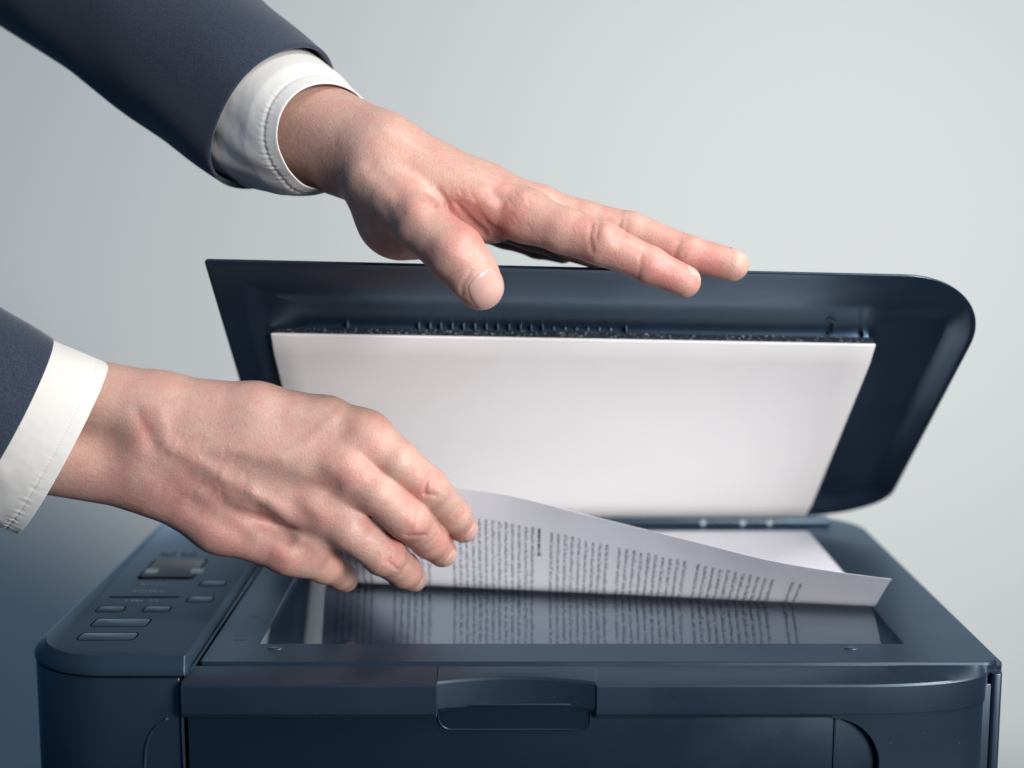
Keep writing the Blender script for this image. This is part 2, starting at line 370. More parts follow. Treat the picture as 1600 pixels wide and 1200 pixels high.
# ---- front cover: plan outline curves back at the right end, finger scoop in the middle
def cover_front(x, amt=1.0):
    y = 62.5
    if x > 15.9:
        q = min(1, (x-15.9)/6.45); y += 2.1*(1-math.sqrt(max(0, 1-q*q)))
    return y
SX0, SX1 = (682-800)/F*65.0, (932-800)/F*65.0
def scoop(x):
    if SX0 < x < SX1:
        q = (x-(SX0+SX1)/2)/((SX1-SX0)/2); return .62*(1-q*q) + .10
    return 0
xs = sorted(set(list(np.linspace(-15.15, SX0-.12, 10)) + [SX0-.03, SX0+.03] + list(np.linspace(SX0+.1, SX1-.1, 22)) + [SX1-.03, SX1+.03] + list(np.linspace(SX1+.12, 15.9, 12)) + [15.9+6.45*math.sin(q) for q in np.linspace(.08, math.pi/2, 14)]))
V = []; Fc = []
rows = []
for x in xs:
    yf = cover_front(x); sc_ = scoop(x); yb = 64.28
    col = [(x, yb, -.95), (x, yb, -.16), (x, min(yf+1.62, yb-.01), -.13), (x, min(yf+.1+sc_, yb-.02), -.47 if not sc_ else -.36), (x, min(yf+sc_+.01, yb-.02), -.56 if not sc_ else -.46),
           (x, yf-.02+sc_, -1.35), (x, yf+sc_-.02, -1.82 if not sc_ else -1.60 + .18*abs((x-(SX0+SX1)/2)/((SX1-SX0)/2)) - .18), (x, yf+.09 if not sc_ else yf+sc_+.25, -1.87 if not sc_ else -1.9), (x, yf+.14 if not sc_ else yf+1.3, -2.05)]
    rows.append(col)
n = len(rows[0])
V, Fc = rings(rows)
COV = fixn(mk('front_cover', V, Fc, PLAST, PR, auto=28))
# lower face with the arched tray window
# right-hand lower face following the same plan curve, window cut by polygon strips
WX1, WZ, WR = 16.95, -1.95, 2.25
def low_face():
    V = []; Fc = []
    cols = []
    X = [WX1-WR+WR*math.sin(q) for q in np.linspace(0, math.pi/2, 16)] + list(np.linspace(WX1+.2, 22.3, 16))
    for x in X:
        y = cover_front(x)+.10
        if x < WX1-1e-6: zb = WZ-WR+math.sqrt(max(0, WR**2-(x-(WX1-WR))**2)) - .12
        else: zb = -16
        if x >= WX1-1e-6 and not any(c[3] for c in cols): cols.append((x, y, WZ-WR, False))
        cols.append((x, y, zb, x >= WX1-1e-6))
    k = 0
    for (x, y, zb, _) in cols:
        V += [(x, y, -1.9), (x, y, zb), (x, y+.5, zb), (x, y+.5, -1.9)]
    for i in range(len(cols)-1):
        a, b_ = 4*i, 4*(i+1)
        Fc += [(a, a+1, b_+1, b_), (a+1, a+2, b_+2, b_+1), (a+3, b_+3, b_+2, a+2), (a, b_, b_+3, a+3)]
    Fc += [(0, 3, 2, 1), (4*(len(cols)-1), 4*(len(cols)-1)+1, 4*(len(cols)-1)+2, 4*(len(cols)-1)+3)]
    return V, Fc
fixn(mk('cover_side', *low_face(), PLAST, PR, auto=35))
o = box('tray_door', -15.0, 17.6, 63.0, 63.6, -15.5, -1.92, GLOSSY, PR, .05)
box('tray_divider', 14.9, 14.98, 62.93, 63.05, -15.5, -1.95, PLAST, o, 0)
# finger pocket under the scoop
pk = rrect(SX0+.15, -2.95, SX1-.35, -1.55, (.55, .35, .2, .2), n=6)
R = [[(x, 62.93, z) for x, z in rrect(SX0+.05, -2.75, SX1-.25, -1.55, (.6, .4, .2, .2), -.05, 6)], [(x, 62.9, z) for x, z in rrect(SX0+.05, -2.75, SX1-.25, -1.55, (.6, .4, .2, .2), 0, 6)],
     [(x, 63.02, z) for x, z in rrect(SX0+.05, -2.75, SX1-.25, -1.55, (.6, .4, .2, .2), .07, 6)]]
V, Fc = rings(R, cap0=False, cap1=False); fixn(mk('pocket_rim', V, Fc, PLAST, PR, auto=40))
V, Fc = prism([(SX0+.12, 62.96), (SX1-.32, 62.96), (SX1-.32, 63.02), (SX0+.12, 63.02)], -2.68, -1.6); mk('finger_pocket', V, Fc, GLOSSY, PR)
# right corner post between cover and side
V, Fc = prism([(22.42, 64.5), (22.6, 64.15), (22.95, 64.15), (23.1, 64.5), (23.1, 67), (22.42, 67)], -16, -.50); o = mk('corner_post', V, Fc, PLAST, PR); bevel(o, .08)
# raised rib along the seam left of the cover
strip_tube('seam_rib', [(-15.23, 63.1, -16), (-15.23, 63.0, -1.2), (-15.2, 63.15, -.5), (-14.9, 64.2, -.1), (-14.9, 90, -.1)], .07, PLAST2, PR)

# ---- lid
LX0, LX1, LS = -15.2, 24.15, 27.25
def lid_map(a, s, nrm):
    f = (a-LX0)/(LX1-LX0); th = math.radians(40.66*(1-f)+38.37*f)
    c, q = math.cos(th), math.sin(th)
    return (a, 91.0 - s*c - nrm*q, 0.73 + s*q - nrm*c)
lrad = (.8, (5.6, 3.8), (4.9, 6.2), .22)
def sm(x, a, b_):
    t = min(1, max(0, (x-a)/(b_-a))); return t*t*(3-2*t)
def lid_depth(a, s, ins=9):
    dF, dR, dL, dB = LS-s, LX1-a, a-LX0, s
    w_ = sm(a, LX1-9, LX1-6); dRe = ins*w_ + 9*(1-w_)
    fF = .03*sm(dF, .0, .3) + .05*sm(dF, 1.3, 2.6) + .62*sm(dF, 2.2, 5.2)
    fR = .02 + .68*min(1, max(0, (dRe-.2)/1.15))
    fL = .03 + .10*sm(dL, .1, .6) + .57*sm(dL, 1.3, 2.6)
    fB = .02 + .68*sm(dB, .3, 2.0)
    return min(fF, fR, fL, fB)
R = []
n = 18
# top shell rings (from centre outwards), then the underside inwards
for ins, dep in ((7, -1.35), (6, -1.35), (4, -1.3), (2.4, -1.2), (1.4, -.98), (.6, -.40), (.15, -.22), (.03, -.16), (0, -.10), (0, -.04)):
    R.append([lid_map(x, y, dep) for x, y in rrect(LX0, 0, LX1, LS, lrad, ins, n)])
for ins in [.06, .18, .3, .45, .7, 1.0, 1.3, 1.4, 1.6, 2.0, 2.4, 2.8, 3.2, 3.6, 4.0, 4.4, 4.8, 5.2, 5.6, 7]:
    R.append([lid_map(x, y, -lid_depth(x, y, ins)) for x, y in rrect(LX0, 0, LX1, LS, lrad, ins, n)])
V, Fc = rings(R)
LID = fixn(mk('lid', V, Fc, LIDP, PR, auto=30))
# pad + foam
def lid_slab(name, a0, a1, s0, s1, n0, n1, m, parent, r=.25, bev=.03, div=12):
    P = rrect(a0, s0, a1, s1, (r,)*4, 0, 5)
    V, Fc = rings([[lid_map(x, y, n0) for x, y in P], [lid_map(x, y, n1) for x, y in P]])
    X = np.linspace(a0, a1, div*2); Y = np.linspace(s0, s1, div); V = []; Fc = []
    def pt(x, y, n_):
        # trim the corners
        dx = min(x-a0, a1-x); dy = min(y-s0, s1-y)
        return lid_map(min(max(x, a0+(r*.4 if dy < 1e-6 else 0)), a1-(r*.4 if dy < 1e-6 else 0)), y, n_)
    for n_ in (n0, n1):
        for x in X:
            for y in Y: V.append(pt(x, y, n_))
    m_ = len(Y); H_ = len(X)*m_
    for i in range(len(X)-1):
        for j in range(m_-1):
            q = i*m_+j; Fc += [(q, q+1, q+m_+1, q+m_), (H_+q, H_+q+m_, H_+q+m_+1, H_+q+1)]
    bd_ = [i*m_ for i in range(len(X))] + [(len(X)-1)*m_+j for j in range(1, m_)] + [i*m_+m_-1 for i in range(len(X)-2, -1, -1)] + [j for j in range(m_-2, 0, -1)]
    for p_, q_ in zip(bd_, bd_[1:]+bd_[:1]): Fc.append((p_, q_, q_+H_, p_+H_))
    o = mk(name, V, Fc, m, parent); bevel(o, bev, 2, 40); return o
PA0, PA1, PS0, PS1 = -12.84, 19.24, .25, 21.13
lid_slab('pad_frame', PA0+.25, PA1-.25, PS0+.3, PS1-.15, -1.0, -.42, LIDP, LID)
FO = lid_slab('foam', PA0+.08, PA1-.08, PS0+.1, PS1-.05, -.42, .0, FOAM, LID)
lid_slab('pad', PA0, PA1, PS0, PS1, .0, .14, PAD, LID)
# ribs, brackets, screw dots in the channel in front of the foam
def lid_box(name, a0, a1, s0, s1, n0, n1, m, parent):
    V, Fc = rings([[lid_map(x, y, n0) for x, y in ((a0, s0), (a1, s0), (a1, s1), (a0, s1))], [lid_map(x, y, n1) for x, y in ((a0, s0), (a1, s0), (a1, s1), (a0, s1))]])
    return fixn(mk(name, V, Fc, m, parent))
def a_of(px, Y=74.0): return (px-800)/F*Y/.995
RIBM = mat('rib_edge', (0.16, 0.21, 0.27), 0.3)
for px in (653, 671, 688, 706, 724, 742, 760, 778, 796, 814, 831, 849, 540, 981, 1355):
    a = a_of(px); lid_box('rib', a-.02, a+.02, PS1-.2, PS1+.20, -.95, -.40, RIBM, LID)
for px in (867, 885, 903, 921, 939, 957):
    a = a_of(px); lid_box('peg', a-.045, a+.045, PS1-.2, PS1+.02, -.66, -.55, RIBM, LID)
for px, sgn in ((446, 1), (1306, -1)):
    a = a_of(px)
    V, Fc = rings([[lid_map(a+dx, s, nn_) for dx, s in ((0, PS1), (.0, PS1+1.0), (sgn*.5, PS1+1.4), (sgn*.53, PS1+1.36), (.06*sgn, PS1+.95), (.06*sgn, PS1))] for nn_ in (-.95, -.52)])
    fixn(mk('bracket', V, Fc, PLAST2, LID))
for px, py in ((873, 425), (1192, 436), (1360, 446)):
    a = a_of(px, 69); V, Fc = rings([[lid_map(a+r*math.cos(q), LS-1.1+r*math.sin(q), d) for q in np.linspace(0, 6.28, 14, endpoint=False)] for r, d in ((.13, -.08), (.12, -.035), (.05, -.03))])
    fixn(mk('lid_dimple', V, Fc, LIDP, LID, smooth=True))

# ------------------------------------------------------------------ sheet of paper
SHX0, SHX1, SHB, SHW = -10.5, 19.15, 89.9, 21.0
tpx = [400, 500, 600, 680, 737, 762, 819, 881, 975, 1100, 1200, 1300, 1390]
tpy = [752, 752, 754, 759, 765.5, 767.5, 779, 796, 819, 850, 876, 893, 905]
def Ycon(x): return 78.1 - .157*(x+8.7)
GZ = .02
def flap(x, th, Lf, n=40):
    s = np.linspace(0, Lf, n); c = np.minimum(s/1.6, 1); ang = th*(c*c*(3-2*c)) - .10*th*np.clip((s-1.6)/6, 0, 1)
    ds = s[1]-s[0]; y = np.concatenate([[0], np.cumsum(np.cos((ang[1:]+ang[:-1])/2)*ds)]); z = np.concatenate([[0], np.cumsum(np.sin((ang[1:]+ang[:-1])/2)*ds)])
    return s, Ycon(x)-y, z+GZ, ang
def solve(x):
    Lf = SHW-(SHB-Ycon(x)); lo, hi = .2, 1.5
    for _ in range(30):
        m_ = (lo+hi)/2; s, y, z, a = flap(x, m_, Lf); qx, qy = proj((x, y[-1], z[-1])); tgt = np.interp(qx, tpx, tpy)
        if qy > tgt: lo = m_
        else: hi = m_
    return m_, Lf
NX = 110
xs_ = np.linspace(SHX0, SHX1, NX); TH = [solve(x) for x in xs_]
ths = np.array([t[0] for t in TH]); ths = np.convolve(np.pad(ths, 5, 'edge'), np.ones(11)/11, 'valid')
def sheet_pt(x, v, off=0.0):
    """v: cm from the back edge; off: towards the underside"""
    Lf = SHW-(SHB-Ycon(x)); flat = SHW-Lf
    if v <= flat: return np.array([x, SHB-v, GZ+.012 - off])
    th = float(np.interp(x, xs_, ths)); s, y, z, a = flap(x, th, Lf); q = v-flat
    yy = np.interp(q, s, y); zz = np.interp(q, s, z); aa = np.interp(q, s, a)
    return np.array([x, yy - off*math.sin(aa), zz+.012 - off*math.cos(aa)])
vs = np.concatenate([np.linspace(0, 9, 10), np.linspace(9.3, SHW, 60)])
R = []
V = []; Fc = []; MI = []
for side, off in ((0, 0.0), (1, .012)):
    for x in xs_:
        for v in vs: V.append(sheet_pt(x, v, off))
nv = len(vs); half = NX*nv
for i in range(NX-1):
    for j in range(nv-1):
        a = i*nv+j; Fc.append((a, a+1, a+nv+1, a+nv)); MI.append(0)
        a += half; Fc.append((a, a+nv, a+nv+1, a+1)); MI.append(0)
for i in range(NX-1):
    for j in (0, nv-1):
        a, b_ = i*nv+j, (i+1)*nv+j; Fc.append((a, b_, b_+half, a+half)); MI.append(0)
for j in range(nv-1):
    for i in (0, NX-1):
        a, b_ = i*nv+j, i*nv+j+1; Fc.append((a, b_, b_+half, a+half)); MI.append(0)
# printed lines: rows run along the short side of the page
rows_px = []
def rowsof(p0, p1, n, short_first=False, bold_last=False):
    for k in range(n): rows_px.append((p0+(p1-p0)*k/(n-1), short_first and k == 0, bold_last and k == n-1))
rowsof(500, 560, 6); rowsof(600, 660, 6, True); rowsof(703, 844, 14, False, True); rowsof(864, 953, 9, True); rowsof(973, 1077, 10, True); rowsof(1098, 1216, 11, True); rowsof(1247, 1260, 2)
rr = random.Random(3)
for px, shortl, bold in rows_px:
    x = (px-800)/F*72.3; v = SHW-1.95 - rr.random()*.15; vend = 2.0 if not shortl else 12+rr.random()*2.0
    if bold: vend = SHW-4.1
    while v > vend:
        for _ in range(rr.randint(2, 9)):
            if v < vend: break
            wd = rr.uniform(.09, .15); hh = .15*rr.choice((1, 1, 1, 1.35)); th_ = .032 if not bold else .07
            segs = [(0, 0, th_, hh)]
            segs.append((0, rr.choice((0, hh-.03, hh*.5-.015)), wd, .030))
            if rr.random() < .75: segs.append((wd-th_, 0, th_, .15*rr.choice((.6, 1))))
            for (dv, dx, lv, lx) in segs:
                k = len(V); x0 = x - .07 + dx; v0 = v-dv
                V += [sheet_pt(x0, v0, .018), sheet_pt(x0+lx, v0, .018), sheet_pt(x0+lx, v0-lv, .018), sheet_pt(x0, v0-lv, .018)]
                Fc.append((k, k+1, k+2, k+3)); MI.append(1)
            v -= wd+.03
        v -= .075
me_o = mk('paper_sheet', V, Fc, PAPER, mats=[PAPER, INK], midx=MI, auto=35)
me_o['label'] = 'white sheet of printed paper with its front edge lifted off the scanner glass'
me_o['category'] = 'paper'

# ------------------------------------------------------------------ implicit modelling of hands
def smin(a, b_, k):
    h = np.clip(.5+.5*(b_-a)/k, 0, 1); return b_*(1-h)+a*h-k*h*(1-h)
def cap(p, a, b_, r1, r2):
    ba = b_-a; pa = p-a; h = np.clip(pa@ba/max(ba@ba, 1e-6), 0, 1)
    d = pa-h[:, None]*ba; return np.sqrt((d*d).sum(1))-(r1+(r2-r1)*h)
def ball(p, c, r, squash=None):
    d = p-c
    if squash is not None: d = d/squash
    return np.sqrt((d*d).sum(1))-r
def chain(p, J, k=.25):
    d = None
    for (a, ra), (b_, rb) in zip(J[:-1], J[1:]):
        q = cap(p, a, b_, ra, rb); d = q if d is None else smin(d, q, k)
    return d
def mesh_sdf(f, lo, hi, h=.085):
    lo = np.array(lo, float); hi = np.array(hi, float); B = 8
    nb = np.ceil((hi-lo)/(h*B)).astype(int); n = nb*B+1
    G = np.ones(n, np.float32)
    c = [lo[i]+(np.arange(nb[i])+.5)*B*h for i in range(3)]
    C = np.stack(np.meshgrid(*c, indexing='ij'), -1).reshape(-1, 3); fc = f(C)
    blocks = np.argwhere((np.abs(fc) < B*h*1.25).reshape(nb)); sgn = np.sign(fc).reshape(nb)
    G[:-1, :-1, :-1] = np.repeat(np.repeat(np.repeat(sgn, B, 0), B, 1), B, 2)
    loc = np.stack(np.meshgrid(*[np.arange(B+1)]*3, indexing='ij'), -1).reshape(-1, 3)
    for s in range(0, len(blocks), 400):
        idx = (blocks[s:s+400, None, :]*B+loc[None]).reshape(-1, 3); val = f(lo+idx*h); G[idx[:, 0], idx[:, 1], idx[:, 2]] = val
    S_ = G < 0
    cnt = np.zeros(np.array(n)-1, np.int8); sl = lambda o_, m_: slice(o_, m_-1+o_)
    for o_ in np.ndindex(2, 2, 2): cnt += S_[sl(o_[0], n[0]), sl(o_[1], n[1]), sl(o_[2], n[2])]
    act = (cnt > 0) & (cnt < 8); cells = np.argwhere(act); ids = -np.ones(act.shape, np.int64); ids[act] = np.arange(len(cells))
    acc = np.zeros((len(cells), 3)); num = np.zeros(len(cells))
    cor = list(np.ndindex(2, 2, 2))
    for a in cor:
        for ax in range(3):
            if a[ax] == 0:
                b_ = list(a); b_[ax] = 1
                ga = G[cells[:, 0]+a[0], cells[:, 1]+a[1], cells[:, 2]+a[2]]; gb = G[cells[:, 0]+b_[0], cells[:, 1]+b_[1], cells[:, 2]+b_[2]]
                m_ = (ga < 0) != (gb < 0); t = np.where(m_, ga/np.where(m_, ga-gb, 1), 0)
                pt = np.tile(np.array(a, float), (len(cells), 1)); pt[:, ax] += t; acc += pt*m_[:, None]; num += m_
    V = lo+(cells+acc/num[:, None])*h
    Fq = []
    for ax in range(3):
        u, v = (ax+1) % 3, (ax+2) % 3
        a_ = [slice(1, -1)]*3; a_[ax] = slice(0, -1); b2_ = [slice(1, -1)]*3; b2_[ax] = slice(1, None)
        sa = S_[tuple(a_)]; sb = S_[tuple(b2_)]; E = np.argwhere(sa != sb); off = np.ones(3, int); off[ax] = 0; E0 = E+off
        inside = sa[E[:, 0], E[:, 1], E[:, 2]]
        q = []
        for du, dv in ((-1, -1), (0, -1), (0, 0), (-1, 0)):
            c_ = E0.copy(); c_[:, u] += du; c_[:, v] += dv; q.append(ids[c_[:, 0], c_[:, 1], c_[:, 2]])
        q = np.stack(q, 1); q[~inside] = q[~inside][:, ::-1]; Fq.append(q)
    Fq = np.concatenate(Fq); Fq = Fq[(Fq >= 0).all(1)]
    def grad(P, e=.03):
        g = np.stack([f(P+np.eye(3)[i]*e)-f(P-np.eye(3)[i]*e) for i in range(3)], 1)/(2*e); return g
    for _ in range(2):
        g = grad(V); V = V - (f(V)/np.maximum((g*g).sum(1), .2))[:, None]*g
    g = grad(V); g /= np.linalg.norm(g, axis=1)[:, None]+1e-9
    return V, Fq, g
CAMP = np.array([0, 0, CAMH])
def seg_dist(x, y, poly):
    d = np.full(x.shape, 1e9)
    for (x0, y0), (x1, y1) in zip(poly[:-1], poly[1:]):
        dx, dy = x1-x0, y1-y0; t = np.clip(((x-x0)*dx+(y-y0)*dy)/(dx*dx+dy*dy+1e-9), 0, 1)
        d = np.minimum(d, np.hypot(x-x0-t*dx, y-y0-t*dy))
    return d
def sculpt(V, g, feats, reds):
    """feats: (polyline px, amp mm, width px); reds: (px, py, radius px, amount)"""
    x, y = proj(V); vd = CAMP-V; vd /= np.linalg.norm(vd, axis=1)[:, None]
    face = np.clip(((g*vd).sum(1)+.05)/.35, 0, 1); disp = np.zeros(len(V))
    for poly, amp, wd in feats:
        disp += amp*.085*np.exp(-(seg_dist(x, y, poly)/wd)**2)
    V = V+g*(disp*face)[:, None]
    red = np.zeros(len(V))
    for px, py, r, a in reds: red += a*np.exp(-((x-px)**2+(y-py)**2)/r**2)
    return V, np.clip(red, 0, 1)
def build_hand(name, f, lo, hi, feats, reds, parent, label, lines=()):
    V, Fq, g = mesh_sdf(f, lo, hi)
    V, red = sculpt(V, g, feats, reds)
    o = mk(name, V, Fq, SKIN, parent, smooth=True, label=label)
    at = o.data.attributes.new('red', 'FLOAT', 'POINT'); at.data.foreach_set('value', red.astype(np.float32))
    return o
def nail(f, parent, c, axis, nrm, Ln, W, lift=.02, curve=0):
    """nail plate draped on the surface: c = centre, axis = towards the fingertip, nrm = outward"""
    c = np.array(c, float); axis = np.array(axis, float); axis /= np.linalg.norm(axis); nrm = np.array(nrm, float); nrm -= axis*(nrm@axis); nrm /= np.linalg.norm(nrm); lat = np.cross(axis, nrm)
    nu, nv_ = 17, 21; P = []; E = []
    for i in range(nu):
        for j in range(nv_):
            u = -1+2*i/(nu-1); v = -1+2*j/(nv_-1)
            # square to rounded shape
            uu = u*math.sqrt(1-.38*v*v*(1 if v < 0 else .75)); vv = v*math.sqrt(1-.38*u*u)
            P.append(c+axis*vv*Ln/2+lat*uu*W/2+nrm*1.2); E.append(max(abs(u), abs(v)))
    P = np.array(P)
    for _ in range(30):
        P = P-nrm*np.where((P-c)@nrm > -.75, np.clip(f(P), -.2, .3), 0)[:, None]*.8
    for _ in range(4):
        gr = np.stack([f(P+np.eye(3)[i]*.03)-f(P-np.eye(3)[i]*.03) for i in range(3)], 1)/.06; P = P-(f(P)/np.maximum((gr*gr).sum(1), .3))[:, None]*gr
    E = np.array(E); edge = 1-np.clip((E-.8)/.2, 0, 1)
    T = P+nrm*(.0+lift*(.35+.65*edge))[:, None]; Bm = P-nrm*.08
    V = np.concatenate([T, Bm]); Fc = []; h_ = nu*nv_
    for i in range(nu-1):
        for j in range(nv_-1):
            a = i*nv_+j; Fc += [(a, a+nv_, a+nv_+1, a+1), (h_+a, h_+a+1, h_+a+nv_+1, h_+a+nv_)]
    bd_ = [i*nv_ for i in range(nu)] + [(nu-1)*nv_+j for j in range(1, nv_)] + [i*nv_+nv_-1 for i in range(nu-2, -1, -1)] + [j for j in range(nv_-2, 0, -1)]
    for a, b_ in zip(bd_, bd_[1:]+bd_[:1]): Fc.append((a, b_, b_+h_, a+h_))
    return fixn(mk('fingernail', V, Fc, NAIL, parent, smooth=True))

PERSON = empty('person', (-22, 70, -10), 'person in navy jacket and white shirt, one hand on the lid, one lifting the paper', 'person')
def J(*pts): return [(PY(a, b_, c), r) for a, b_, c, r in pts]

# ---------------- lower (right) hand, back of the hand towards the camera
LI = J((571, 681, 68.25, 1.12), (622, 722, 67.9, 1.04), (670, 762, 68.4, .97), (709, 805, 70.3, .86), (724, 825, 71.2, .76))
LM = J((540, 727, 67.8, 1.08), (590, 768, 67.5, 1.06), (637, 810, 67.9, 1.06), (671, 844, 69.9, .92), (691, 863, 71.1, .76))
LR = J((494, 790, 68.1, 1.04), (546, 824, 67.9, 1.1), (599, 866, 68.4, 1.04), (630, 891, 70.2, .88), (645, 903, 71.4, .72))
LP = J((452, 862, 68.5, 1.0), (480, 872, 68.7, .92), (508, 884, 69.3, .87), (531, 898, 70.9, .73), (539, 905, 71.8, .68))
LT = J((300, 670, 70.6, 1.7), (440, 700, 72.3, 1.45), (570, 745, 73.6, 1.2), (640, 775, 73.9, 1.1), (690, 800, 73.6, .95))
def f_low(p):
    c = lambda a, b_, r1, r2: cap(p, PY(*a), PY(*b_), r1, r2)
    palm = c((250, 642, 69.0), (400, 650, 68.6), 1.75, 1.55)
    for q, k in ((c((400, 650, 68.6), (510, 662, 68.5), 1.55, 1.28), .6), (c((510, 662, 68.5), (571, 682, 68.3), 1.28, 1.10), .4), (c((245, 675, 68.7), (540, 727, 67.7), 1.8, 1.2), .9), (c((240, 710, 68.8), (494, 790, 68.0), 1.8, 1.1), .9),
                 (c((235, 740, 69.2), (345, 815, 68.9), 1.75, 1.45), .9), (c((345, 815, 68.9), (452, 862, 68.5), 1.45, 1.03), .7),
                 (c((300, 700, 70.2), (470, 760, 69.8), 1.9, 1.6), .9), (ball(p, PY(538, 782, 68.1), 1.0), .6), (ball(p, PY(490, 843, 68.5), 1.0), .6), (ball(p, PY(560, 712, 68.4), 1.0), .6), (c((-60, 592, 68.9), (250, 642, 69.0), 2.1, 1.85), .7), (c((-80, 672, 68.9), (235, 738, 69.2), 2.3, 1.9), .9)):
        palm = smin(palm, q, k)
    out = None
    for Jf, kk in ((LI, .95), (LM, .95), (LR, .85), (LP, .75), (LT, .8)):
        d = smin(palm, chain(p, Jf), kk)
        out = d if out is None else smin(out, d, .06)
    return out
feats = [
    ([(214, 645), (226, 668), (238, 695)], -1.1, 11), ([(252, 650), (262, 700)], .8, 11), ([(274, 700), (310, 722), (345, 742)], 1.1, 12), ([(295, 745), (340, 775)], -.8, 12), ([(325, 757), (350, 772)], -.5, 16),
    ([(395, 770), (425, 788), (450, 815), (468, 842)], 1.25, 11), ([(400, 798), (425, 815), (450, 842)], -1.5, 13), ([(458, 788), (472, 802), (484, 816)], -1.3, 14),
    ([(490, 735), (505, 748), (520, 760)], -1.1, 15), ([(300, 702), (380, 706), (440, 718)], .45, 10), ([(440, 712), (480, 690), (515, 655)], .5, 9), ([(300, 790), (350, 822), (385, 838)], -.7, 14), ([(310, 770), (350, 800), (400, 835)], .5, 10),
    ([(300, 650), (360, 655), (420, 640), (480, 650)], .3, 10), ([(520, 690), (540, 672)], -.45, 15), ([(350, 745), (395, 770)], .6, 12), ([(360, 720), (430, 745), (490, 715)], -.35, 14),
    ([(540, 640), (560, 650)], .5, 16), ([(432, 862), (450, 868)], .8, 16), ([(515, 640), (500, 665)], -.7, 18), ([(525, 715), (545, 730)], .35, 22), ([(380, 850), (420, 862)], -.5, 14),
    ([(120, 640), (180, 655)], .3, 30), ([(190, 770), (260, 800)], -.5, 20),
    # finger joint creases
    ([(673, 738), (665, 756), (664, 772)], -.8, 3.2), ([(664, 772), (681, 774)], -.5, 3), ([(672, 757), (684, 765)], .6, 9), ([(679, 744), (674, 760)], -.35, 2.4),
    ([(655, 798), (650, 820), (634, 836)], -.6, 3), ([(636, 838), (664, 836)], -.5, 3), ([(645, 818), (655, 828)], .5, 8), ([(610, 858), (606, 878), (620, 889)], -.6, 3.2), ([(602, 862), (600, 880)], -.35, 2.6),
    ([(716, 790), (706, 806)], -.4, 3), ([(720, 795), (711, 811)], -.3, 2.5), ([(680, 838), (668, 852)], -.35, 3), ([(636, 882), (627, 898)], -.35, 3), ([(512, 872), (508, 890)], -.4, 3.2),
]
rg = random.Random(5)
for k in range(46):   # fine wrist and knuckle wrinkles
    x = rg.uniform(255, 420); y = 700+(x-255)*.45+rg.uniform(-50, 75); a = rg.uniform(-.3, .5)+1.9
    feats.append(([(x, y), (x+math.cos(a)*rg.uniform(10, 24), y+math.sin(a)*rg.uniform(10, 24))], -rg.uniform(.10, .28), rg.uniform(2.0, 3.2)))
reds = [(668, 760, 26, .55), (645, 822, 26, .5), (606, 876, 24, .5), (515, 885, 22, .3), (575, 665, 34, .35), (545, 735, 40, .45), (490, 800, 38, .35), (445, 868, 34, .5), (735, 840, 25, .35), (700, 868, 24, .35), (655, 905, 22, .3),
        (228, 670, 22, .45), (300, 780, 70, .35), (350, 840, 50, .3), (200, 770, 60, .25), (400, 820, 40, .25), (700, 835, 25, .4), (650, 860, 20, .3), (598, 738, 16, .5), (640, 782, 18, .6), (580, 815, 14, .5), (625, 846, 16, .5), (672, 880, 14, .4), (530, 866, 14, .4)]
lo = PY(20, 960, 64.5)-.5; hi = PY(770, 540, 76)+.5
HL = build_hand('hand', f_low, (-25.5, 64.3, -1.5), (-1.2, 76.5, 14.5), feats, reds, PERSON, 'bare right hand pinching the lifted edge of the paper')
for Jf, ax in ((LI, .62), (LM, .6), (LR, .6)):
    a, b_ = Jf[-2][0], Jf[-1][0]; t = (b_-a)/np.linalg.norm(b_-a)
    d1 = Jf[2][0]-Jf[0][0]; nr = np.cross(t, np.cross(d1, t)); nail(f_low, HL, b_+t*.05, t, nr, 1.15, 1.05)

# ---------------- upper (left) hand resting over the lid edge, thumb towards the camera
def PYu(a, b_, c): return PY(a, b_, c+.8)
def Ju(*pts): return [(PYu(a, b_, c), r) for a, b_, c, r in pts]
UI = Ju((822, 338, 67.9, 1.22), (880, 360, 67.2, 1.08), (940, 380, 66.6, 1.03), (1015, 414, 66.3, .86), (1070, 440, 66.3, .76))
UM = Ju((838, 325, 69.6, 1.1), (915, 345, 69.2, .95), (985, 362, 68.8, .95), (1075, 396, 68.0, .85), (1144, 414, 67.7, .80))
UR = Ju((775, 342, 71.2, 1.05), (830, 361, 71.2, .94), (880, 378, 71.2, .88), (940, 398, 71.4, .78), (985, 412, 71.6, .7))
UP = Ju((730, 342, 73.0, 1.0), (790, 364, 73.6, .8), (840, 382, 74.0, .72), (880, 394, 74.2, .6))
UT = Ju((585, 285, 68.2, 1.35), (655, 347, 66.0, 1.25), (711, 395, 65.1, 1.36), (736, 426, 64.9, 1.22), (751, 448, 65.0, 1.09))
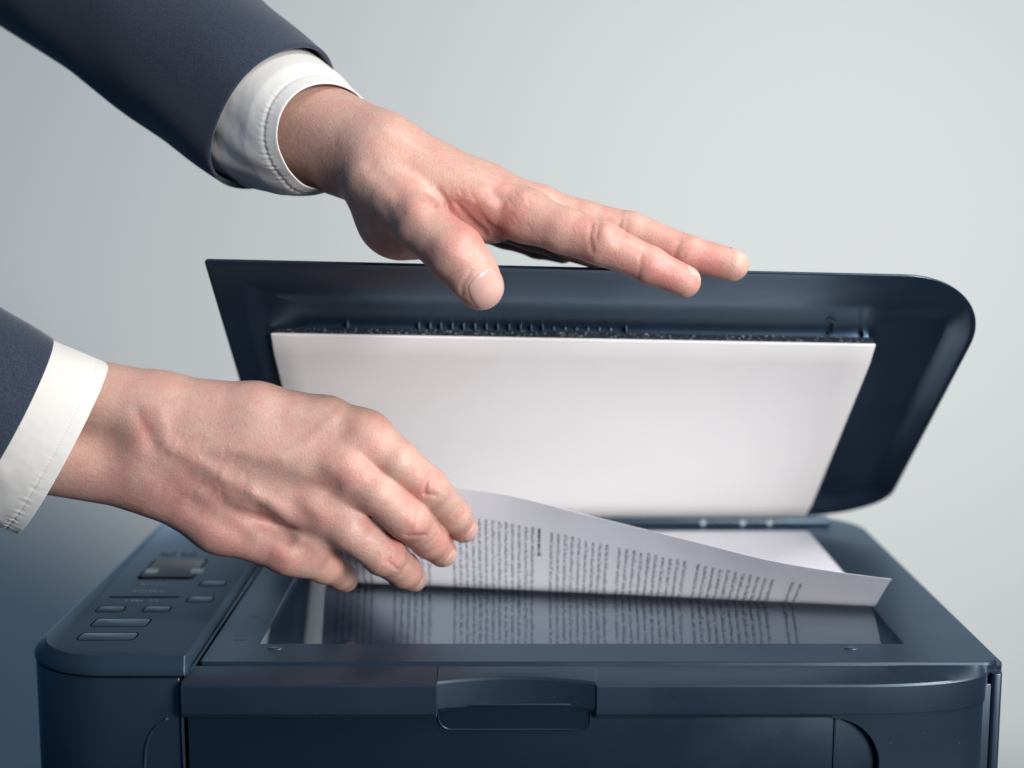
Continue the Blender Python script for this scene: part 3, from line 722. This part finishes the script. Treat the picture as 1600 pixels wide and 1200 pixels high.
def f_up(p):
    c = lambda a, b_, r1, r2: cap(p, PYu(*a), PYu(*b_), r1, r2)
    palm = c((600, 240, 69.6), (752, 300, 69.8), 1.75, 1.35)
    for q, k in ((c((752, 300, 69.8), (838, 325, 69.6), 1.35, 1.1), .7), (c((590, 250, 69.0), (822, 338, 68.2), 1.8, 1.15), .9),
                 (c((600, 255, 71.0), (775, 330, 71.6), 1.8, 1.15), .9), (c((600, 262, 72.2), (730, 335, 73.2), 1.7, 1.1), .9),
                 (ball(p, PYu(627, 334, 69.2), 2.25), .8), (ball(p, PYu(645, 343, 71.4), 2.0), .8), (c((640, 330, 68.8), (770, 352, 69.2), 1.5, .85), .8),
                 (c((420, 190, 73.3), (585, 262, 70.3), 2.55, 1.9), .8), (ball(p, PYu(592, 298, 69.0), 1.5), .7), (c((400, 150, 73.0), (590, 245, 69.4), 2.35, 2.1), .8), (c((400, 160, 75.0), (600, 252, 71.2), 2.35, 2.0), .9)):
        palm = smin(palm, q, k)
    out = None
    for Jf, kk in ((UI, .6), (UM, .5), (UR, .5), (UP, .5), (UT, .75)):
        d = smin(palm, chain(p, Jf), kk)
        out = d if out is None else smin(out, d, .06)
    return out
feats = [
    ([(664, 298), (679, 318)], -1.2, 6), ([(685, 298), (700, 320)], -1.3, 5.5), ([(676, 298), (690, 318)], .6, 6), ([(714, 318), (734, 344), (756, 364)], -1.2, 7),
    ([(728, 318), (752, 344), (772, 360)], -.5, 5), ([(742, 322), (762, 348), (784, 362)], -.4, 4), ([(771, 300), (782, 316)], -1.3, 10), ([(760, 318), (790, 322)], .5, 9), ([(795, 290), (815, 305)], .8, 14),
    ([(640, 318), (655, 340)], .7, 16), ([(628, 335), (618, 350)], -.4, 10), ([(693, 378), (708, 398)], .8, 20), ([(680, 350), (705, 365)], -.4, 16), ([(925, 350), (921, 372), (925, 392)], -.5, 4), ([(936, 345), (932, 372)], -.35, 3.5), ([(944, 362), (952, 380)], .7, 12),
    ([(1002, 400), (1000, 420), (996, 434)], -.35, 3.5), ([(970, 345), (964, 362)], -.5, 4), ([(980, 345), (976, 366)], -.35, 4), ([(1062, 378), (1054, 398)], -.35, 4), ([(700, 372), (690, 396)], -.16, 4), ([(640, 395), (690, 440)], -.2, 8),
    ([(600, 200), (660, 235), (720, 265), (770, 285)], .5, 9), ([(580, 260), (620, 300)], -.8, 14), ([(600, 320), (612, 350)], -.4, 9), ([(735, 424), (722, 446), (722, 460)], -.55, 3.0), ([(738, 421), (760, 412), (778, 418)], -.3, 3),
    ([(1062, 425), (1060, 445)], .2, 12),
]
for k in range(40):
    x = rg.uniform(690, 830); y = rg.uniform(295, min(385, 318+(x-690)*.66)); a = rg.uniform(.8, 1.25)
    feats.append(([(x, y), (x+math.cos(a)*rg.uniform(8, 20), y+math.sin(a)*rg.uniform(8, 20))], -rg.uniform(.10, .3), rg.uniform(1.8, 3)))
reds = [(700, 395, 36, .35), (745, 460, 30, .3), (712, 325, 30, .7), (750, 345, 40, .5), (780, 350, 45, .4), (935, 385, 35, .45), (1030, 445, 30, .5), (1060, 440, 30, .3), (1110, 418, 40, .75), (1050, 400, 40, .45), (880, 350, 40, .2), (640, 320, 30, .3), (800, 310, 50, .25), (980, 370, 30, .35), (985, 425, 30, .35), (660, 240, 60, .12)]
HU = build_hand('hand', f_up, (-15.5, 62.8, 15.0), (12.8, 78.5, 34.0), feats, reds, PERSON, 'bare left hand spread over the top edge of the lid, thumb in front')
a, b_ = UT[-2][0], UT[-1][0]; t = (b_-a)/np.linalg.norm(b_-a)
nail(f_up, HU, PYu(755, 452, 65.0), t+np.array([.05, 0, 0]), (.18, -.96, .18), 1.8, 1.72, .035)
for Jf in (UI, UM):
    a, b_ = Jf[-2][0], Jf[-1][0]; t = (b_-a)/np.linalg.norm(b_-a); nail(f_up, HU, b_+t*.18, t, (.25, -.12, .95), .95, .98, .012)

# ------------------------------------------------------------------ sleeves and cuffs
def garment(name, st, m, parent, thick=.12, nseg=120, wrinkle=None, lip=True, label=None):
    """st: stations (centre, tangent, side radius (image plane), depth radius). Built inside-out as one closed shell: outer wall, rolled hem, inner wall"""
    def ring(c, t, ra, rb, extra, u):
        t = t/np.linalg.norm(t); Bd = np.array([0, 1.0, 0]); Bd = Bd-t*(Bd@t); Bd /= np.linalg.norm(Bd); Nn = np.cross(Bd, t)
        out = []
        for k in range(nseg):
            q = 2*math.pi*k/nseg; d = wrinkle(q, u) if wrinkle else 0
            sh = 0
            if isinstance(d, tuple): d, sh = d
            out.append(c+Nn*math.cos(q)*(ra+extra+d)+Bd*math.sin(q)*(rb+extra+d)+t*sh)
        return out
    C = [np.array(s[0], float) for s in st]; n = len(st)
    # resample
    M = 90; us = np.linspace(0, n-1, M); Cs = np.array(spline(C, 12)); L_ = len(Cs)
    R = []; info = []
    for u in us:
        i = u/(n-1)*(L_-1); c = np.array([np.interp(i, range(L_), Cs[:, k]) for k in range(3)]); i2 = min(i+1, L_-1); i1 = max(i-1, 0)
        t = np.array([np.interp(i2, range(L_), Cs[:, k])-np.interp(i1, range(L_), Cs[:, k]) for k in range(3)])
        ra = np.interp(u, range(n), [s[1] for s in st]); rb = np.interp(u, range(n), [s[2] for s in st]); info.append((c, t, ra, rb, u/(n-1)))
    for c, t, ra, rb, u in info: R.append(ring(c, t, ra, rb, 0, u))
    c, t, ra, rb, u = info[-1]; tn = t/np.linalg.norm(t)
    R.append(ring(c+tn*thick*.35, t, ra, rb, -thick*.2, u)); R.append(ring(c+tn*thick*.45, t, ra, rb, -thick*.5, u)); R.append(ring(c+tn*thick*.3, t, ra, rb, -thick*.85, u))
    for c, t, ra, rb, u in info[::-1][:40]: R.append(ring(c, t, ra, rb, -thick, u))
    V, Fc = rings(R, cap0=True, cap1=False)
    return fixn(mk(name, V, Fc, m, parent, smooth=True, label=label))

rc = random.Random(11)
GA = [(rc.uniform(0, 6.28), rc.uniform(.5, 1)) for _ in range(9)]
def wr_low(q, u):
    # q=0 top, pi bottom; gathers near the hem at the bottom near side
    low = math.exp(-((((q-5.6+math.pi) % (2*math.pi))-math.pi)/.62)**2)
    hem = math.exp(-((u-.80)/.035)**2)
    hem = math.exp(-((u-.865)/.012)**2)
    st = max(0, math.sin(q*150))*.02*hem
    d = -.045*hem*(.5+low) + st + low*((.024*math.sin(q*62+u*5)+.014*math.sin(q*97))*math.exp(-((u-.865)/.055)**2)) + low*(.13*math.sin(q*8+u*12)+.07*math.sin(q*15-u*19))*max(0, 1-1.05*u)
    return d + .04*math.sin(q*3+u*5), 0
def wr_jl(q, u): return .07*math.sin(q*3+u*9)+.05*math.sin(q*5-u*15+math.sin(u*7))+.03*math.sin(q*2+u*23), 0
def dirpt(px, py, Y): return PY(px, py, Y)
CUFL = garment('shirt_cuff', [(dirpt(-60, 628, 67.2), 4.5, 3.5), (dirpt(0, 657, 67.6), 4.65, 3.55), (dirpt(50, 680, 68.1), 4.72, 3.55), (dirpt(96, 701, 68.55), 4.74, 3.5)], COTTON, PERSON, .10, 480, wr_low, label='smooth white shirt cuff on the lower arm')
SLL = garment('jacket_sleeve', [(dirpt(-620, 400, 60), 6.6, 5.6), (dirpt(-300, 545, 64), 6.1, 5.1), (dirpt(-120, 622, 66.3), 5.5, 4.6), (dirpt(-2, 676, 67.6), 5.3, 4.45)], SUIT, PERSON, .2, 96, wr_jl, label='navy jacket sleeve of the lower arm')
def wr_up(q, u):
    low = math.exp(-((((q-5.7+math.pi) % (2*math.pi))-math.pi)/.8)**2)
    hem = math.exp(-((u-.86)/.03)**2)
    hem = math.exp(-((u-.86)/.02)**2)
    return -.05*hem + (.25+low)*(.016*math.sin(q*58)+.012*math.sin(q*83))*math.exp(-((u-.86)/.06)**2) + low*((.20*math.sin(q*5.5+u*6)+.07*math.sin(q*12-u*9)+.06)*max(0, 1-.85*u)) + .05*math.sin(q*3+1), 0
CUFU = garment('shirt_cuff', [(dirpt(385, 155, 74.5), 3.85, 4.1), (dirpt(430, 182, 73.3), 3.75, 4.0), (dirpt(475, 203, 72.0), 3.35, 3.8), (dirpt(511, 213, 71.0), 2.65, 3.4)], COTTON, PERSON, .10, 420, wr_up, label='creased white shirt cuff on the upper arm')
SLU = garment('jacket_sleeve', [(dirpt(-330, -400, 96), 7.4, 6.4), (dirpt(-60, -200, 86), 6.0, 5.6), (dirpt(200, 5, 78.4), 4.9, 4.9), (dirpt(330, 108, 75.2), 4.45, 4.6), (dirpt(430, 186, 73.0), 4.2, 4.3)], SUIT, PERSON, .2, 96, wr_jl, label='navy jacket sleeve of the upper arm')

for ob in bpy.data.objects:
    if '_org' in ob: del ob['_org']
